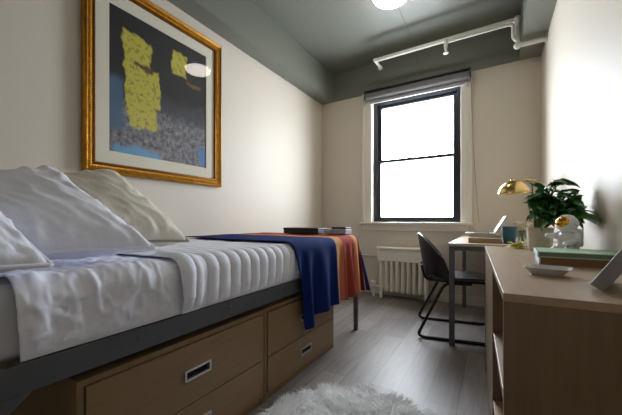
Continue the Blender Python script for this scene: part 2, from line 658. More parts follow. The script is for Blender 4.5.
bm = bmesh.new()
bb(bm, -1.445, WX0, YF - 0.022, YF, 0.905, 2.549, 0.004)
bb(bm, -1.455, -1.415, YF - 0.034, YF, 0.905, 2.549, 0.005)
bb(bm, WX1, -0.205, YF - 0.022, YF, 0.905, 2.549, 0.004)
bb(bm, -0.235, -0.195, YF - 0.034, YF, 0.905, 2.549, 0.005)
bb(bm, WX0, WX1, YF - 0.022, YF, WZ1, 2.549, 0.004)
wpart('window_casing', bm, M['trim'])
bm = bmesh.new()
bb(bm, -1.47, -0.19, YF - 0.075, YF + 0.08, 0.872, 0.905, 0.008)
wpart('window_sill', bm, M['trim'])
bm = bmesh.new()
bb(bm, -1.445, -0.215, YF - 0.025, YF, 0.80, 0.872, 0.006)
wpart('window_apron', bm, M['trim'])
fy0, fy1 = 3.80, 3.88
bm = bmesh.new()
f = 0.045
bb(bm, WX0, WX0 + f, fy0, fy1, WZ0, WZ1)
bb(bm, WX1 - f, WX1, fy0, fy1, WZ0, WZ1)
bb(bm, WX0 + f, WX1 - f, fy0, fy1, WZ0, WZ0 + 0.03)
bb(bm, WX0 + f, WX1 - f, fy0, fy1, WZ1 - 0.04, WZ1)
wpart('window_frame', bm, M['black_frame'])
ZM = 1.68
sash = 0.042
for nm, z0, z1, y0, y1 in (('upper_sash', ZM - 0.018, WZ1 - 0.04, 3.845, 3.878), ('lower_sash', WZ0 + 0.03, ZM + 0.018, 3.806, 3.84)):
    bm = bmesh.new()
    x0, x1 = WX0 + f, WX1 - f
    bb(bm, x0, x0 + sash, y0, y1, z0, z1)
    bb(bm, x1 - sash, x1, y0, y1, z0, z1)
    bb(bm, x0 + sash, x1 - sash, y0, y1, z0, z0 + 0.036)
    bb(bm, x0 + sash, x1 - sash, y0, y1, z1 - 0.036, z1)
    s = wpart(nm, bm, M['black_frame'])
    bm = bmesh.new()
    bb(bm, x0 + sash, x1 - sash, (y0 + y1) / 2 - 0.003, (y0 + y1) / 2 + 0.003, z0 + 0.036, z1 - 0.036)
    o = link('glass_pane', bm, M['glass'], s)
    o.data.transform(Matrix.Translation(-win.location))

# roller shade
rs = thing('roller_shade', 'grey roller shade rolled up above the window', 'window shade', (-0.80, YF - 0.09, 2.40))
bm = bmesh.new()
tube(bm, [(-1.37, YF - 0.085, 2.485), (-0.215, YF - 0.085, 2.485)], 0.042, 20)
link('shade_roll', bm, M['shade'], rs, True, True)
bm = bmesh.new()
bb(bm, -1.36, -0.225, YF - 0.05, YF - 0.046, 2.43, 2.49)
bb(bm, -1.34, -0.245, YF - 0.062, YF - 0.042, 2.395, 2.43, 0.005)
link('hem_bar', bm, M['shade_bar'], rs, False, True)
bm = bmesh.new()
bb(bm, -1.385, -0.20, YF - 0.14, YF - 0.024, 2.53, 2.545, 0.003)
link('headrail', bm, M['bracket'], rs, False, True)
for x in (-1.385, -0.212):
    bm = bmesh.new(); bb(bm, x, x + 0.012, YF - 0.135, YF - 0.024, 2.43, 2.53, 0.004)
    link('bracket', bm, M['bracket'], rs, False, True)

# cord hanging right of the window
bm = bmesh.new()
pts = []
for i in range(25):
    t = i / 24
    x = -0.20 + 0.075 * t ** 1.6
    pts.append((x, YF - 0.045 - 0.07 * t, 2.43 - 1.53 * t - 0.02 * math.sin(PI * t)))
tube(bm, pts, 0.0045, 6)
tag(rebase(link('pull_cord', bm, M['cord'], None, True)), 'thin grey cord hanging beside the right window trim', 'cord')

# ceiling conduit from the lamp to the window wall, down towards the shade
bm = bmesh.new()
bb(bm, -0.770, -0.760, 2.82, YF - 0.012, ZC - 0.006, ZC, 0.001)
bb(bm, -0.770, -0.760, YF - 0.020, YF - 0.012, 2.70, ZC, 0.001)
tag(rebase(link('ceiling_conduit', bm, M['grey_paint'])), 'thin grey painted conduit running from ceiling lamp to window wall', 'conduit')


# sprinkler pipes
YP = 3.30
sp = thing('sprinkler_pipe', 'white sprinkler pipes with two heads running under the grey ceiling', 'pipe', (-0.4, YP, 2.5))
bm = bmesh.new()
zz = 2.745
tube(bm, smooth_path([(-1.15, YP + 0.02, zz), (0.19, YP + 0.0, zz), (0.19, YP, 2.505), (XR - 0.002, YP, 2.505)], 0.045, 6), 0.021, 12)
link('main_pipe', bm, M['pipe'], sp, True, True)
bm = bmesh.new()
tube(bm, smooth_path([(-0.40, YP - 0.05, zz - 0.055), (0.155, YP - 0.05, zz - 0.055), (0.155, YP - 0.02, zz - 0.17), (0.185, YP - 0.01, zz - 0.2)], 0.04, 6), 0.014, 12)
link('branch_pipe', bm, M['pipe'], sp, True, True)
for (x, y, z) in ((0.19, YP, zz), (0.19, YP, 2.505)):
    bm = bmesh.new(); ball(bm, (x, y, z), 0.031)
    link('elbow', bm, M['pipe'], sp, True, True)
bm = bmesh.new(); tube(bm, [(XR - 0.014, YP, 2.505), (XR - 0.001, YP, 2.505)], 0.035, 20)
link('wall_flange', bm, M['pipe'], sp, True, True)
bm = bmesh.new()
tube(bm, [(-1.15, YP + 0.0, zz), (-1.145, YP + 0.12, zz - 0.005), (-1.145, YP + 0.19, zz - 0.01)], [0.019, 0.016, 0.02], 12)
lathe(bm, [(0.03, 0.0), (0.03, 0.006)], 16, (-1.145, YP + 0.19, zz - 0.01), Euler((-PI / 2, 0, 0)).to_matrix())
link('sprinkler_head', bm, M['pipe'], sp, True, True)
bm = bmesh.new()
lathe(bm, [(0.012, -0.115), (0.024, -0.11), (0.024, -0.104), (0.010, -0.098), (0.013, -0.07), (0.016, -0.05), (0.019, -0.02), (0.019, 0.02)], 14, (-0.40, YP - 0.05, zz - 0.055))
link('sprinkler_head', bm, M['pipe'], sp, True, True)

# ceiling lamps
def ceiling_lamp(x, y, label, power):
    t = thing('ceiling_lamp', label, 'ceiling light', (x, y, ZC))
    bm = bmesh.new(); lathe(bm, [(0.165, -0.025), (0.172, -0.02), (0.172, 0.0)], 40)
    link('lamp_base', bm, M['white_metal'], t, True)
    bm = bmesh.new()
    prof = [(0.16 * math.cos(a), -0.025 - 0.065 * math.sin(a)) for a in [PI / 2 * k / 10 for k in range(10)]] + [(0.0005, -0.09)]
    lathe(bm, prof, 40)
    o = link('lamp_dome', bm, M['lamp_glow'], t, 'all')
    return t


ceiling_lamp(-0.765, 2.63, 'glowing white dome lamp on the grey ceiling near the window', 1)

# ------------------------------------------------------------------ framed picture on the left wall
py0, py1, pz0, pz1 = 0.815, 1.852, 1.215, 2.44
pic = thing('framed_picture', 'large abstract yellow and black print in ornate gold frame on the wall', 'picture', (XL, (py0 + py1) / 2, pz0))


def frame_ring(bm, prof, y0, y1, z0, z1):
    """mitred frame; prof: list of (inset from outer edge, distance from wall)"""
    cs = [(y0, z0, 1, 1), (y1, z0, -1, 1), (y1, z1, -1, -1), (y0, z1, 1, -1)]
    rings = []
    for (y, z, sy, sz) in cs:
        rings.append([bm.verts.new((XL + d, y + sy * i, z + sz * i)) for (i, d) in prof])
    for k in range(4):
        a, b = rings[k], rings[(k + 1) % 4]
        for j in range(len(prof)):
            j2 = (j + 1) % len(prof)
            bm.faces.new((a[j], a[j2], b[j2], b[j]))


bm = bmesh.new()
frame_ring(bm, [(0.0, 0.003), (0.0, 0.03), (0.006, 0.040), (0.014, 0.044), (0.020, 0.040), (0.026, 0.032), (0.040, 0.030), (0.048, 0.026), (0.050, 0.003)], py0, py1, pz0, pz1)
link('frame', bm, M['gold'], pic, True, True)
bm = bmesh.new()
frame_ring(bm, [(0.050, 0.003), (0.050, 0.024), (0.056, 0.028), (0.062, 0.028), (0.068, 0.020), (0.068, 0.003)], py0, py1, pz0, pz1)
link('inner_lip', bm, M['gold_dark'], pic, True, True)
bm = bmesh.new()
i = 0.033
L1, L2 = py1 - py0 - 2 * i, pz1 - pz0 - 2 * i
def bead(y, z):
    r = bmesh.ops.create_icosphere(bm, subdivisions=1, radius=0.0062)
    bmesh.ops.translate(bm, vec=(XL + 0.033, y, z), verts=r['verts'])
n1, n2 = int(L1 / 0.0155), int(L2 / 0.0155)
for k in range(n1 + 1):
    bead(py0 + i + L1 * k / n1, pz0 + i); bead(py0 + i + L1 * k / n1, pz1 - i)
for k in range(1, n2):
    bead(py0 + i, pz0 + i + L2 * k / n2); bead(py1 - i, pz0 + i + L2 * k / n2)
o = link('bead_trim', bm, M['gold'], pic, True, True)
# mat board with a window, print behind it
bm = bmesh.new()
frame_ring(bm, [(0.066, 0.006), (0.066, 0.013), (0.146, 0.013), (0.149, 0.009), (0.149, 0.006)], py0, py1, pz0, pz1)
link('mat_board', bm, M['mat_board'], pic, False, True)
bm = bmesh.new()
q = 0.140
vs = [bm.verts.new((XL + 0.007, y, z)) for (y, z) in ((py0 + q, pz0 + q), (py1 - q, pz0 + q), (py1 - q, pz1 - q), (py0 + q, pz1 - q))]
fc = bm.faces.new(vs)
uvl = bm.loops.layers.uv.new('UVMap')
for l, uv in zip(fc.loops, ((0, 0), (1, 0), (1, 1), (0, 1))):
    l[uvl].uv = uv
back = [bm.verts.new((XL + 0.003, v.co.y, v.co.z)) for v in vs]
bm.faces.new(back[::-1])
for k in range(4):
    bm.faces.new((vs[k], back[k], back[(k + 1) % 4], vs[(k + 1) % 4]))
link('print', bm, M['print'], pic, False, True)
bm = bmesh.new(); bb(bm, XL + 0.0165, XL + 0.0185, py0 + 0.065, py1 - 0.065, pz0 + 0.065, pz1 - 0.065)
link('glass', bm, M['pglass'], pic, False, True)

# ------------------------------------------------------------------ bed
BX0, BX1, BY0, BY1 = -2.025, -0.985, -0.02, 2.41
bed = thing('steel_bed', 'charcoal steel bed frame raised over the wooden drawer units', 'bed', ((BX0 + BX1) / 2, (BY0 + BY1) / 2, 0))


def angle_bar(name, x, y0, y1, s):
    bm = bmesh.new()
    bb(bm, x - 0.003, x + 0.003, y0, y1, 0.505, 0.578)
    bb(bm, min(x, x - s * 0.045), max(x, x - s * 0.045), y0, y1, 0.560, 0.565)
    for yy in (0.55, 0.95, 1.35, 1.75, 2.1):
        lathe(bm, [(0.006, 0), (0.006, 0.003), (0.003, 0.005)], 10, (x + s * 0.003, yy, 0.548), Euler((0, s * PI / 2, 0)).to_matrix())
    link(name, bm, M['rail'], bed, False, True)


angle_bar('side_rail', BX1, BY0, BY1, 1)
angle_bar('side_rail', BX0, BY0, BY1, -1)
for y in (BY0, BY1):
    bm = bmesh.new(); bb(bm, BX0 + 0.004, BX1 - 0.004, y - 0.003, y + 0.003, 0.505, 0.575)
    link('end_rail', bm, M['rail'], bed, False, True)
for x, s in ((BX1, 1), (BX0, -1)):
    for y, e in ((BY0, 1), (BY1, -1)):
        bm = bmesh.new()
        if e == 1:
            # wide corner plate with a slanted gusset
            ys = [(BY0, 0.578), (0.20, 0.578), (0.20, 0.572), (0.30, 0.512), (0.195, 0.40), (0.16, 0.03), (0.10, 0.0), (BY0, 0.0)]
            ys = [(BY0, 0.504), (0.285, 0.504), (0.235, 0.46), (0.19, 0.40), (0.17, 0.30), (0.17, 0.0), (0.11, 0.0), (0.11, 0.34), (BY0, 0.44)]
            a = [bm.verts.new((x - 0.004, yy, z)) for yy, z in ys]
            b = [bm.verts.new((x + 0.004, yy, z)) for yy, z in ys]
            bm.faces.new(a); bm.faces.new(b[::-1])
            for k in range(len(ys)):
                bm.faces.new((a[k], b[k], b[(k + 1) % len(ys)], a[(k + 1) % len(ys)]))
        else:
            bb(bm, x - 0.004 - (0.026 if s == 1 else 0), x + 0.004 + (0 if s == 1 else 0.026), y - 0.030, y - 0.004, 0.0, 0.504, 0.002)
        link('leg', bm, M['rail'], bed, False, True)
bm = bmesh.new()
for k in range(9):
    yy = BY0 + 0.15 + k * 0.26
    bb(bm, BX0 + 0.04, BX1 - 0.05, yy - 0.03, yy + 0.03, 0.566, 0.574)
link('slats', bm, M['rail'], bed, False, True)

# mattress: the edges are rolled
MX0, MX1, MY0, MY1, MZ0, MZ1 = -2.015, -1.000, 0.0, 2.40, 0.576, 0.768
bm = bmesh.new()
bx(bm, ((MX0 + MX1) / 2, (MY0 + MY1) / 2, (MZ0 + MZ1) / 2), (MX1 - MX0, MY1 - MY0, MZ1 - MZ0), bev=0.045, seg=5)
tag(rebase(link('mattress', bm, M['fitted'], None, True)), 'pale grey mattress on the steel bed frame, bare at its head end', 'mattress')


def cross(a, o, xw, xe, ztop, r):
    """distance a across the bed from the wall side -> point and outward normal on the bed's profile"""
    flat = (xe - r) - xw
    if a <= flat:
        return Vector((xw + a, 0, ztop)), Vector((0, 0, 1))
    arc = r * PI / 2
    if a <= flat + arc:
        th = (a - flat) / r
        return Vector((xe - r + r * math.sin(th), 0, ztop - r + r * math.cos(th))), Vector((math.sin(th), 0, math.cos(th)))
    return Vector((xe, 0, ztop - r - (a - flat - arc))), Vector((1, 0, 0))


def drape(name, m, y0f, y1, ztop, xe, zhem, disp, na=70, nb=90, r=0.05, xw=-2.01, thick=0.004):
    bm = bmesh.new()
    flat = (xe - r) - xw
    amax = flat + r * PI / 2 + (ztop - r - zhem)
    rows = []
    for i in range(na + 1):
        # denser towards the near edge
        t = i / na
        a = amax * (1 - (1 - t) ** 1.5)
        row = []
        for j in range(nb + 1):
            y0 = y0f(a, amax) if callable(y0f) else y0f
            b = y0 + (y1 - y0) * j / nb
            p, n = cross(a, 0, xw, xe, ztop, r)
            d = disp(a, b, amax, flat)
            row.append(bm.verts.new((p.x + n.x * d, b, p.z + n.z * d)))
        rows.append(row)
    grid_faces(bm, rows)
    o = link(name, bm, m, None, 'all')
    rebase(o)
    solidify(o, thick, 1)
    return o


def ridged(x, y, seed, s):
    v = noise.noise(Vector((x * s, y * s, seed)))
    return 1 - abs(v) * 2.2


def sheet_disp(a, b, am, fl):
    e = 0.004
    side = max(0.0, (a - fl + 0.06) / (am - fl + 0.06))
    d = 0.004 + 0.006 * (0.5 + nz(a * 3, b * 5, 3.1)) * 1.0
    # tucked diagonal wrinkles on the hanging side
    w_ = ridged(a * 1.0 + b * 1.1, b * 0.8 - a * 0.5, 7.7, 6.5)
    d += 0.012 * max(0, w_ - 0.35) * (0.35 + side)
    w2 = ridged(a * 0.7 - b * 1.4, b + a, 2.2, 9)
    d += 0.006 * max(0, w2 - 0.4)
    w3 = ridged(a * 2.5 + b * 0.6, b * 1.8 - a, 9.2, 5)
    d += 0.008 * max(0, w3 - 0.5)
    # hem fold near the head edge
    d += 0.006 * math.exp(-((b - 0.30) / 0.018) ** 2)
    w4 = ridged(a * 1.6 + b * 2.2, b * 1.5 - a * 1.2, 4.4, 11)
    d += 0.006 * max(0, w4 - 0.45)
    tuck = min(1.0, max(0.0, (am - a) / 0.07))
    if a < fl:
        d = min(d, 0.016)
    d *= min(1.0, max(0.0, (0.70 - b) / 0.06))
    return 0.002 + max(0, d - 0.002) * tuck


so = drape('bed_sheet', M['sheet'], lambda a, am: 0.275 + 0.02 * math.sin(a * 5), 0.735, 0.770, -0.999, 0.581, sheet_disp, 110, 110)
tag(so, 'smooth wrinkled white sheet over the mattress beneath the pillows', 'bed sheet')


def quilt_disp(a, b, am, fl):
    ph = (b - 0.70) / 0.063 + 0.25 * nz(a * 1.6, b * 2.0, 5.5) + 0.12 * nz(a * 5, b * 4, 1.5)
    k = abs(math.sin(PI * ph))
    side = min(1.0, max(0.0, (a - fl + 0.05) / 0.12))
    amp = 0.005 + 0.0065 * side
    d = 0.010 + amp * (k ** 0.55) + 0.006 * nz(a * 7, b * 6, 8.1)
    if b < 0.80:
        d += 0.014 * max(0.0, 1 - ((b - 0.745) / 0.055) ** 2)
    d -= 0.008 * max(0.0, (b - 1.35) / 0.3) if b > 1.35 else 0
    tuck = min(1.0, max(0.0, (am - a) / 0.06)) ** 0.7
    if a < fl - 0.12:
        d = min(d, 0.016)
    lo = 0.0095 if b < 0.78 else 0.003
    return max(lo, 0.003 + (max(d, 0.004) - 0.003) * tuck)


qo = drape('quilted_coverlet', M['quilt'], lambda a, am: 0.70 - 0.02 * math.sin(a * 3.2), 1.66, 0.772, -0.999, 0.581, quilt_disp, 80, 260)
tag(qo, 'white coverlet with quilted ribs across the middle of the bed', 'coverlet')

# striped blanket draped over the foot of the bed, hanging over side and end
bm = bmesh.new()
zt, xe_, r_ = 0.797, -0.972, 0.055
xw_ = -2.00
yend = 2.425
flat = (xe_ - r_) - xw_
hang_side, hang_end = 0.455, 0.27
na, nb = 90, 150
amax = flat + r_ * PI / 2 + hang_side - r_
B0 = 1.422
bmax = (yend - B0) + hang_end
rows, uvs = [], []
for i in range(na + 1):
    t = i / na
    a_ = amax * (1 - (1 - t) ** 1.35)
    row, uv = [], []
    st = 0.05 - 0.05 * min(1, a_ / flat) + 0.095 * max(0.0, (a_ - flat) / (amax - flat)) ** 1.2
    for j in range(nb + 1):
        b = st + (bmax - st) * j / nb
        y = B0 + b
        # the loose front corner hangs lower than the rest of the hem
        a = a_ if a_ < flat else flat + (a_ - flat) * (1.0 + 0.12 * math.exp(-((b - st) / 0.11) ** 2))
        side = max(0.0, (a - flat - r_ * PI / 2) / (hang_side - r_))
        da = max(0.0, a - flat)
        db = max(0.0, y - (yend - r_))
        p, n = cross(a, 0, xw_, xe_, zt, r_)
        if db <= 0:
            fold = 0.022 * (side ** 0.6) * math.sin(b * 42 + 1.8 * math.sin(b * 9)) + 0.012 * side * math.sin(b * 17 + 1)
            d = 0.004 * nz(a * 5, b * 5, 4.4) + 0.003 + fold + 0.03 * side
            x, z = p.x + n.x * d, p.z + n.z * d
            yy = y - 0.03 * side * math.sin(b * 3)
        else:
            if da <= 0:
                q_, nn = cross(db + 1.0, 0, 0, 1.0 + r_, zt, r_)
                d = 0.004 + 0.012 * math.sin(a * 18) * min(1, db / 0.3)
                x = p.x
                yy = (yend - r_) + (q_.x - 1.0) + nn.x * d
                z = q_.z + nn.z * d
            else:
                dd = (da ** 4 + db ** 4) ** 0.25
                ph = math.atan2(db, da)
                q_, nn = cross(dd + 1.0, 0, 0, 1.0 + r_, zt, r_)
                rr = (q_.x - 1.0)
                drop = max(0.0, min(1, (dd - r_ * 1.5) / 0.4))
                out = rr + drop * (0.035 + 0.055 * math.sin(2 * ph) + 0.014 * math.sin(ph * 14))
                x = (xe_ - r_) + out * math.cos(ph)
                yy = (yend - r_) + out * math.sin(ph)
                z = q_.z + 0.003
        row.append(bm.verts.new((x, yy, z)))
        uv.append((b / bmax, t))
    rows.append(row)
    uvs.append(uv)
grid_faces(bm, rows, uvs=uvs)
U = lambda y: (y - B0) / bmax
blanket_mat = ramp_mat('striped_wool', [(0, BLUE), (U(1.945), TAN), (U(1.99), GOLD_), (U(2.03), PEACH), (U(2.06), RED), (U(2.27), PEACH), (U(2.31), GOLD_),
                                        (U(2.345), MAR), (U(2.42), GOLD_), (U(2.44), NAVY), (U(2.56), BLUE)])
bo = link('striped_blanket', bm, blanket_mat, None, 'all')
rebase(bo)
solidify(bo, 0.005, 1)
tag(bo, 'blue blanket with red and gold stripes draped over the foot of the bed', 'blanket')

# flat boxes on the foot of the bed
zb = 0.811
t = thing('flat_box', 'flat black box lying on the blanket at the foot of the bed', 'box', (-1.45, 2.30, zb))
bm = bmesh.new(); bx(bm, (0, 0, 0.018), (0.36, 0.16, 0.036), bev=0.004); link('box_base', bm, M['box_black'], t)
bm = bmesh.new(); bx(bm, (0, 0, 0.043), (0.366, 0.166, 0.014), bev=0.004); link('box_lid', bm, M['box_black'], t)
t = thing('storage_box', 'small mottled pale grey box with a dark lid on the bed end', 'box', (-1.125, 2.31, zb))
bm = bmesh.new(); bx(bm, (0, 0, 0.022), (0.20, 0.13, 0.044), bev=0.006); link('box_base', bm, M['box_grey'], t)
bm = bmesh.new(); bx(bm, (0.03, 0.0, 0.052), (0.13, 0.11, 0.016), bev=0.004); link('box_lid', bm, M['dark_plastic'], t)


# pillows
def pillow(name, BL, BR, TR, TL, thick, m, mpipe, label, seed, wr=0.012, pipe_r=0.006):
    BL, BR, TR, TL = map(Vector, (BL, BR, TR, TL))
    c = (BL + BR + TR + TL) / 4
    Nn = (BR - BL).cross(TL - BL).normalized()
    if Nn.z < 0:
        Nn = -Nn
    root = thing(name, label, 'pillow', (c.x, c.y, min(BL.z, BR.z) - 0.0), 0, 'pillows at the head of the bed')
    n = 44
    bm = bmesh.new()

    def pt(s, t, sg):
        # s, t in -1..1, edges bowed inwards between the corners
        e = 0.055
        ss = s * (1 - e * (1 - t * t)); tt = t * (1 - e * (1 - s * s))
        u, v = (ss + 1) / 2, (tt + 1) / 2
        base = (BL * (1 - u) + BR * u) * (1 - v) + (TL * (1 - u) + TR * u) * v
        k = max(0.0, (1 - abs(s) ** 3.6)) ** 0.5 * max(0.0, (1 - abs(t) ** 3.6)) ** 0.5
        sag = 1.0 + 0.25 * (-t) * (1 - t * t)
        h = thick / 2 * k * sag
        edge = max(abs(s), abs(t))
        wv = noise.noise(Vector((s * 2.1 + seed, t * 2.1, sg * 3))) * 0.5
        # radiating pulls from the edges and soft creases
        cr = (1 - abs(noise.noise(Vector((s * 3.3 + seed * 2, t * 2.2 + s * 2, sg * 5)))) * 2.4)
        pull = math.sin(t * 17 + seed + 2 * s) * max(0, abs(s) - 0.55) * 0.8 + math.sin(s * 16 + seed * 3) * max(0, abs(t) - 0.55) * 0.8
        crumple = noise.noise(Vector((s * 9 + seed, t * 9, sg * 4))) * max(0.0, edge - 0.62) * 2.2
        h += wr * (0.7 * wv + 0.35 * max(0, cr) + 0.6 * pull + crumple) * min(1.0, k * 2.0)
        return base + Nn * h * sg

    for sg in (1, -1):
        rows = [[bm.verts.new(pt(-1 + 2 * i / n, -1 + 2 * j / n, sg)) for j in range(n + 1)] for i in range(n + 1)]
        grid_faces(bm, rows, flip=(sg < 0))
    cov = link('pillow_cover', bm, m, root, 'all', True)
    bmesh_fix = bmesh.new(); bmesh_fix.from_mesh(cov.data)
    bmesh.ops.remove_doubles(bmesh_fix, verts=bmesh_fix.verts, dist=0.0005)
    bmesh.ops.recalc_face_normals(bmesh_fix, faces=bmesh_fix.faces)
    bmesh_fix.to_mesh(cov.data); bmesh_fix.free()
    for p in cov.data.polygons:
        p.use_smooth = True
    bm = bmesh.new()
    per = []
    for i in range(n): per.append(pt(-1 + 2 * i / n, -1, 0))
    for i in range(n): per.append(pt(1, -1 + 2 * i / n, 0))
    for i in range(n): per.append(pt(1 - 2 * i / n, 1, 0))
    for i in range(n): per.append(pt(-1, 1 - 2 * i / n, 0))
    tube(bm, per, pipe_r, 8, closed=True)
    link('piping', bm, mpipe, root, 'all', True)
    low = min(v.co.z for ch_ in root.children for v in ch_.data.vertices) + root.location.z
    root.location.z += 0.798 - low
    return root


zp = 0.803
pillow('pillow', (-1.34, 0.50, zp), (-1.27, 0.95, zp), (-1.73, 0.83, 1.17), (-1.82, 0.40, 1.05), 0.16, M['linen'], M['linen_pipe'],
       'cream linen pillow with taupe piping, nearest the gold framed picture', 3.3, 0.016, 0.006)
pillow('pillow', (-1.20, 0.16, zp), (-1.08, 0.665, zp), (-1.52, 0.505, 1.12), (-1.68, 0.10, 1.0), 0.13, M['white_cotton'], M['white_cotton'],
       'big white pillow leaning between the cream pillow and the small white one', 8.1, 0.018, 0.007)
pillow('pillow', (-0.985, -0.05, zp), (-0.985, 0.325, zp), (-1.275, 0.25, 1.02), (-1.31, -0.09, 0.98), 0.085, M['white_cotton'], M['white_cotton'],
       'white pillow at the very head of the bed, leaning on a bigger one', 14.6, 0.016, 0.006)


# ------------------------------------------------------------------ drawer units under the bed
def drawer_unit(y0, y1, label):
    x1 = -0.992
    dpt = 0.58
    t = thing('drawer_unit', label, 'drawer unit', (x1 - dpt / 2, (y0 + y1) / 2, 0), 0, 'drawer units under the bed')
    h = 0.474
    bm = bmesh.new()
    fx = x1 - 0.006
    th = 0.018
    bb(bm, x1 - dpt, fx, y0, y0 + th, 0.0, h - th)
    bb(bm, x1 - dpt, fx, y1 - th, y1, 0.0, h - th)
    bb(bm, x1 - dpt, fx, y0, y1, h - th, h)
    bb(bm, x1 - dpt, x1 - dpt + 0.01, y0 + th, y1 - th, 0.03, h - th)
    bb(bm, x1 - dpt + 0.01, fx - 0.03, y0 + th, y1 - th, 0.03, 0.05)
    link('carcass', bm, M['oak_v'], t, False, True)
    bm = bmesh.new(); bb(bm, x1 - 0.03, x1 - 0.012, y0 + th, y1 - th, 0.0, 0.035); link('plinth', bm, M['oak_h'], t, False, True)
    for z0, z1 in ((0.226, 0.452), (0.040, 0.221)):
        ym, zm = (y0 + y1) / 2, (z0 + z1) / 2
        bm = bmesh.new()
        hw, hh = 0.055, 0.016
        a0, a1, c0, c1 = y0 + th + 0.004, y1 - th - 0.004, z0, z1
        xa, xb = x1 - 0.018, x1
        bb(bm, xa, xb, a0, ym - hw, c0, c1)
        bb(bm, xa, xb, ym + hw, a1, c0, c1)
        bb(bm, xa, xb, ym - hw, ym + hw, c0, zm - hh)
        bb(bm, xa, xb, ym - hw, ym + hw, zm + hh, c1)
        bb(bm, x1 - 0.45, xa, a0 + 0.01, a1 - 0.01, c0 + 0.01, c0 + 0.02)
        d = link('drawer', bm, M['oak_h'], t, False, True)
        # recessed pull: metal rim and dark pocket
        bm = bmesh.new()
        w1, h1 = 0.062, 0.022
        w0, h0 = 0.053, 0.013
        for (ya, yb, za, zb_) in ((-w1, -w0, -h1, h1), (w0, w1, -h1, h1), (-w0, w0, -h1, -h0), (-w0, w0, h0, h1)):
            bb(bm, x1 - 0.002, x1 + 0.005, ym + ya, ym + yb, zm + za, zm + zb_, 0.0012)
        link('handle', bm, M['chrome'], d, False, True)
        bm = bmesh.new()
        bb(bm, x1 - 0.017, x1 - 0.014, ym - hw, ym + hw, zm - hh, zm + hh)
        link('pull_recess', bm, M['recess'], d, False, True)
    return t


drawer_unit(0.385, 1.190, 'tan wooden drawer unit under the pillows and ribbed coverlet')
drawer_unit(1.196, 1.975, 'tan wooden drawer unit under the hanging blue blanket')

# ------------------------------------------------------------------ rug
rc, rr = (-0.484, 1.095), 0.45
rug = thing('fur_rug', 'round shaggy white fur rug on the grey plank floor', 'rug', (rc[0], rc[1], 0))
bm = bmesh.new()
prof = [(0.0005, 0.0), (rr - 0.02, 0.0), (rr - 0.01, 0.006), (rr - 0.03, 0.016), (0.0005, 0.018)]
lathe(bm, prof, 64, caps=False)
link('rug_backing', bm, M['rug'], rug, True)
rng = np.random.default_rng(5)
NS = 26000
ang = rng.uniform(0, 2 * PI, NS)
rad = rr * np.sqrt(rng.uniform(0, 1, NS))
x = rad * np.cos(ang); y = rad * np.sin(ang)
lean = np.zeros((NS, 2))
for k in range(NS):
    a = 3.0 * noise.noise(Vector((x[k] * 5, y[k] * 5, 2.0))) * PI + 0.6 * rng.normal()
    m_ = 0.026 + 0.014 * noise.noise(Vector((x[k] * 9, y[k] * 9, 7.0)))
    lean[k] = (math.cos(a) * m_, math.sin(a) * m_)
edge = np.clip((rad / rr - 0.8) / 0.2, 0, 1)
lean += np.stack([np.cos(ang), np.sin(ang)], 1) * (edge * 0.018)[:, None]
hgt = rng.uniform(0.03, 0.05, NS) * (1 - 0.45 * edge)
wd = rng.uniform(0.0012, 0.0026, NS)
pa = rng.uniform(0, PI, NS)
px, pyv = np.cos(pa) * wd, np.sin(pa) * wd
V = np.zeros((NS, 5, 3))
z0 = 0.008
V[:, 0] = np.stack([x - px, y - pyv, np.full(NS, z0)], 1)
V[:, 1] = np.stack([x + px, y + pyv, np.full(NS, z0)], 1)
mx, my = x + lean[:, 0] * 0.35, y + lean[:, 1] * 0.35
V[:, 2] = np.stack([mx + px, my + pyv, z0 + hgt * 0.65], 1)
V[:, 3] = np.stack([mx - px, my - pyv, z0 + hgt * 0.65], 1)
V[:, 4] = np.stack([x + lean[:, 0] * 1.3, y + lean[:, 1] * 1.3, z0 + hgt], 1)
faces = []
for k in range(NS):
    b = k * 5
    faces.append((b, b + 1, b + 2, b + 3)); faces.append((b + 3, b + 2, b + 4))
me = bpy.data.meshes.new('rug_pile')
me.from_pydata(V.reshape(-1, 3).tolist(), [], faces)
o = link_mesh('rug_pile', me, M['rug'], rug, 'all')
o['kind'] = 'stuff'

# ------------------------------------------------------------------ radiator and its pipes
ry = 3.58
rad_ = thing('radiator', 'cream column radiator with a flat top panel under the window', 'radiator', (-0.90, ry, 0))
rx0, rx1 = -1.185, -0.60
bm = bmesh.new()
bb(bm, rx0, rx1, ry - 0.075, ry + 0.085, 0.445, 0.585, 0.006)
bb(bm, rx0 - 0.012, rx1 + 0.012, ry - 0.088, ry + 0.09, 0.585, 0.61, 0.006)
for k in range(6):
    bb(bm, rx0 + 0.07 + k * 0.024, rx0 + 0.084 + k * 0.024, ry - 0.079, ry - 0.074, 0.53, 0.542)
bb(bm, rx0 + 0.055, rx0 + 0.235, ry - 0.078, ry - 0.074, 0.553, 0.559)
link('top_panel', bm, M['radiator'], rad_, False, True)
nsec = 9
for k in range(nsec):
    xx = rx0 + 0.035 + k * (rx1 - rx0 - 0.07) / (nsec - 1)
    bm = bmesh.new()
    for yy in (ry - 0.045, ry + 0.03):
        tube(bm, [(xx, yy, 0.10), (xx, yy, 0.12), (xx, yy, 0.16), (xx, yy, 0.40), (xx, yy, 0.444)], [0.016, 0.026, 0.021, 0.021, 0.026], 12)
    bx(bm, (xx, ry - 0.008, 0.115), (0.05, 0.12, 0.07), bev=0.02, seg=3)
    link('column', bm, M['radiator'], rad_, True, True)
for xx in (rx0 + 0.035, rx1 - 0.035):
    bm = bmesh.new(); bx(bm, (xx, ry - 0.02, 0.045), (0.034, 0.09, 0.09), bev=0.008); link('foot', bm, M['radiator'], rad_, True, True)
bm = bmesh.new()
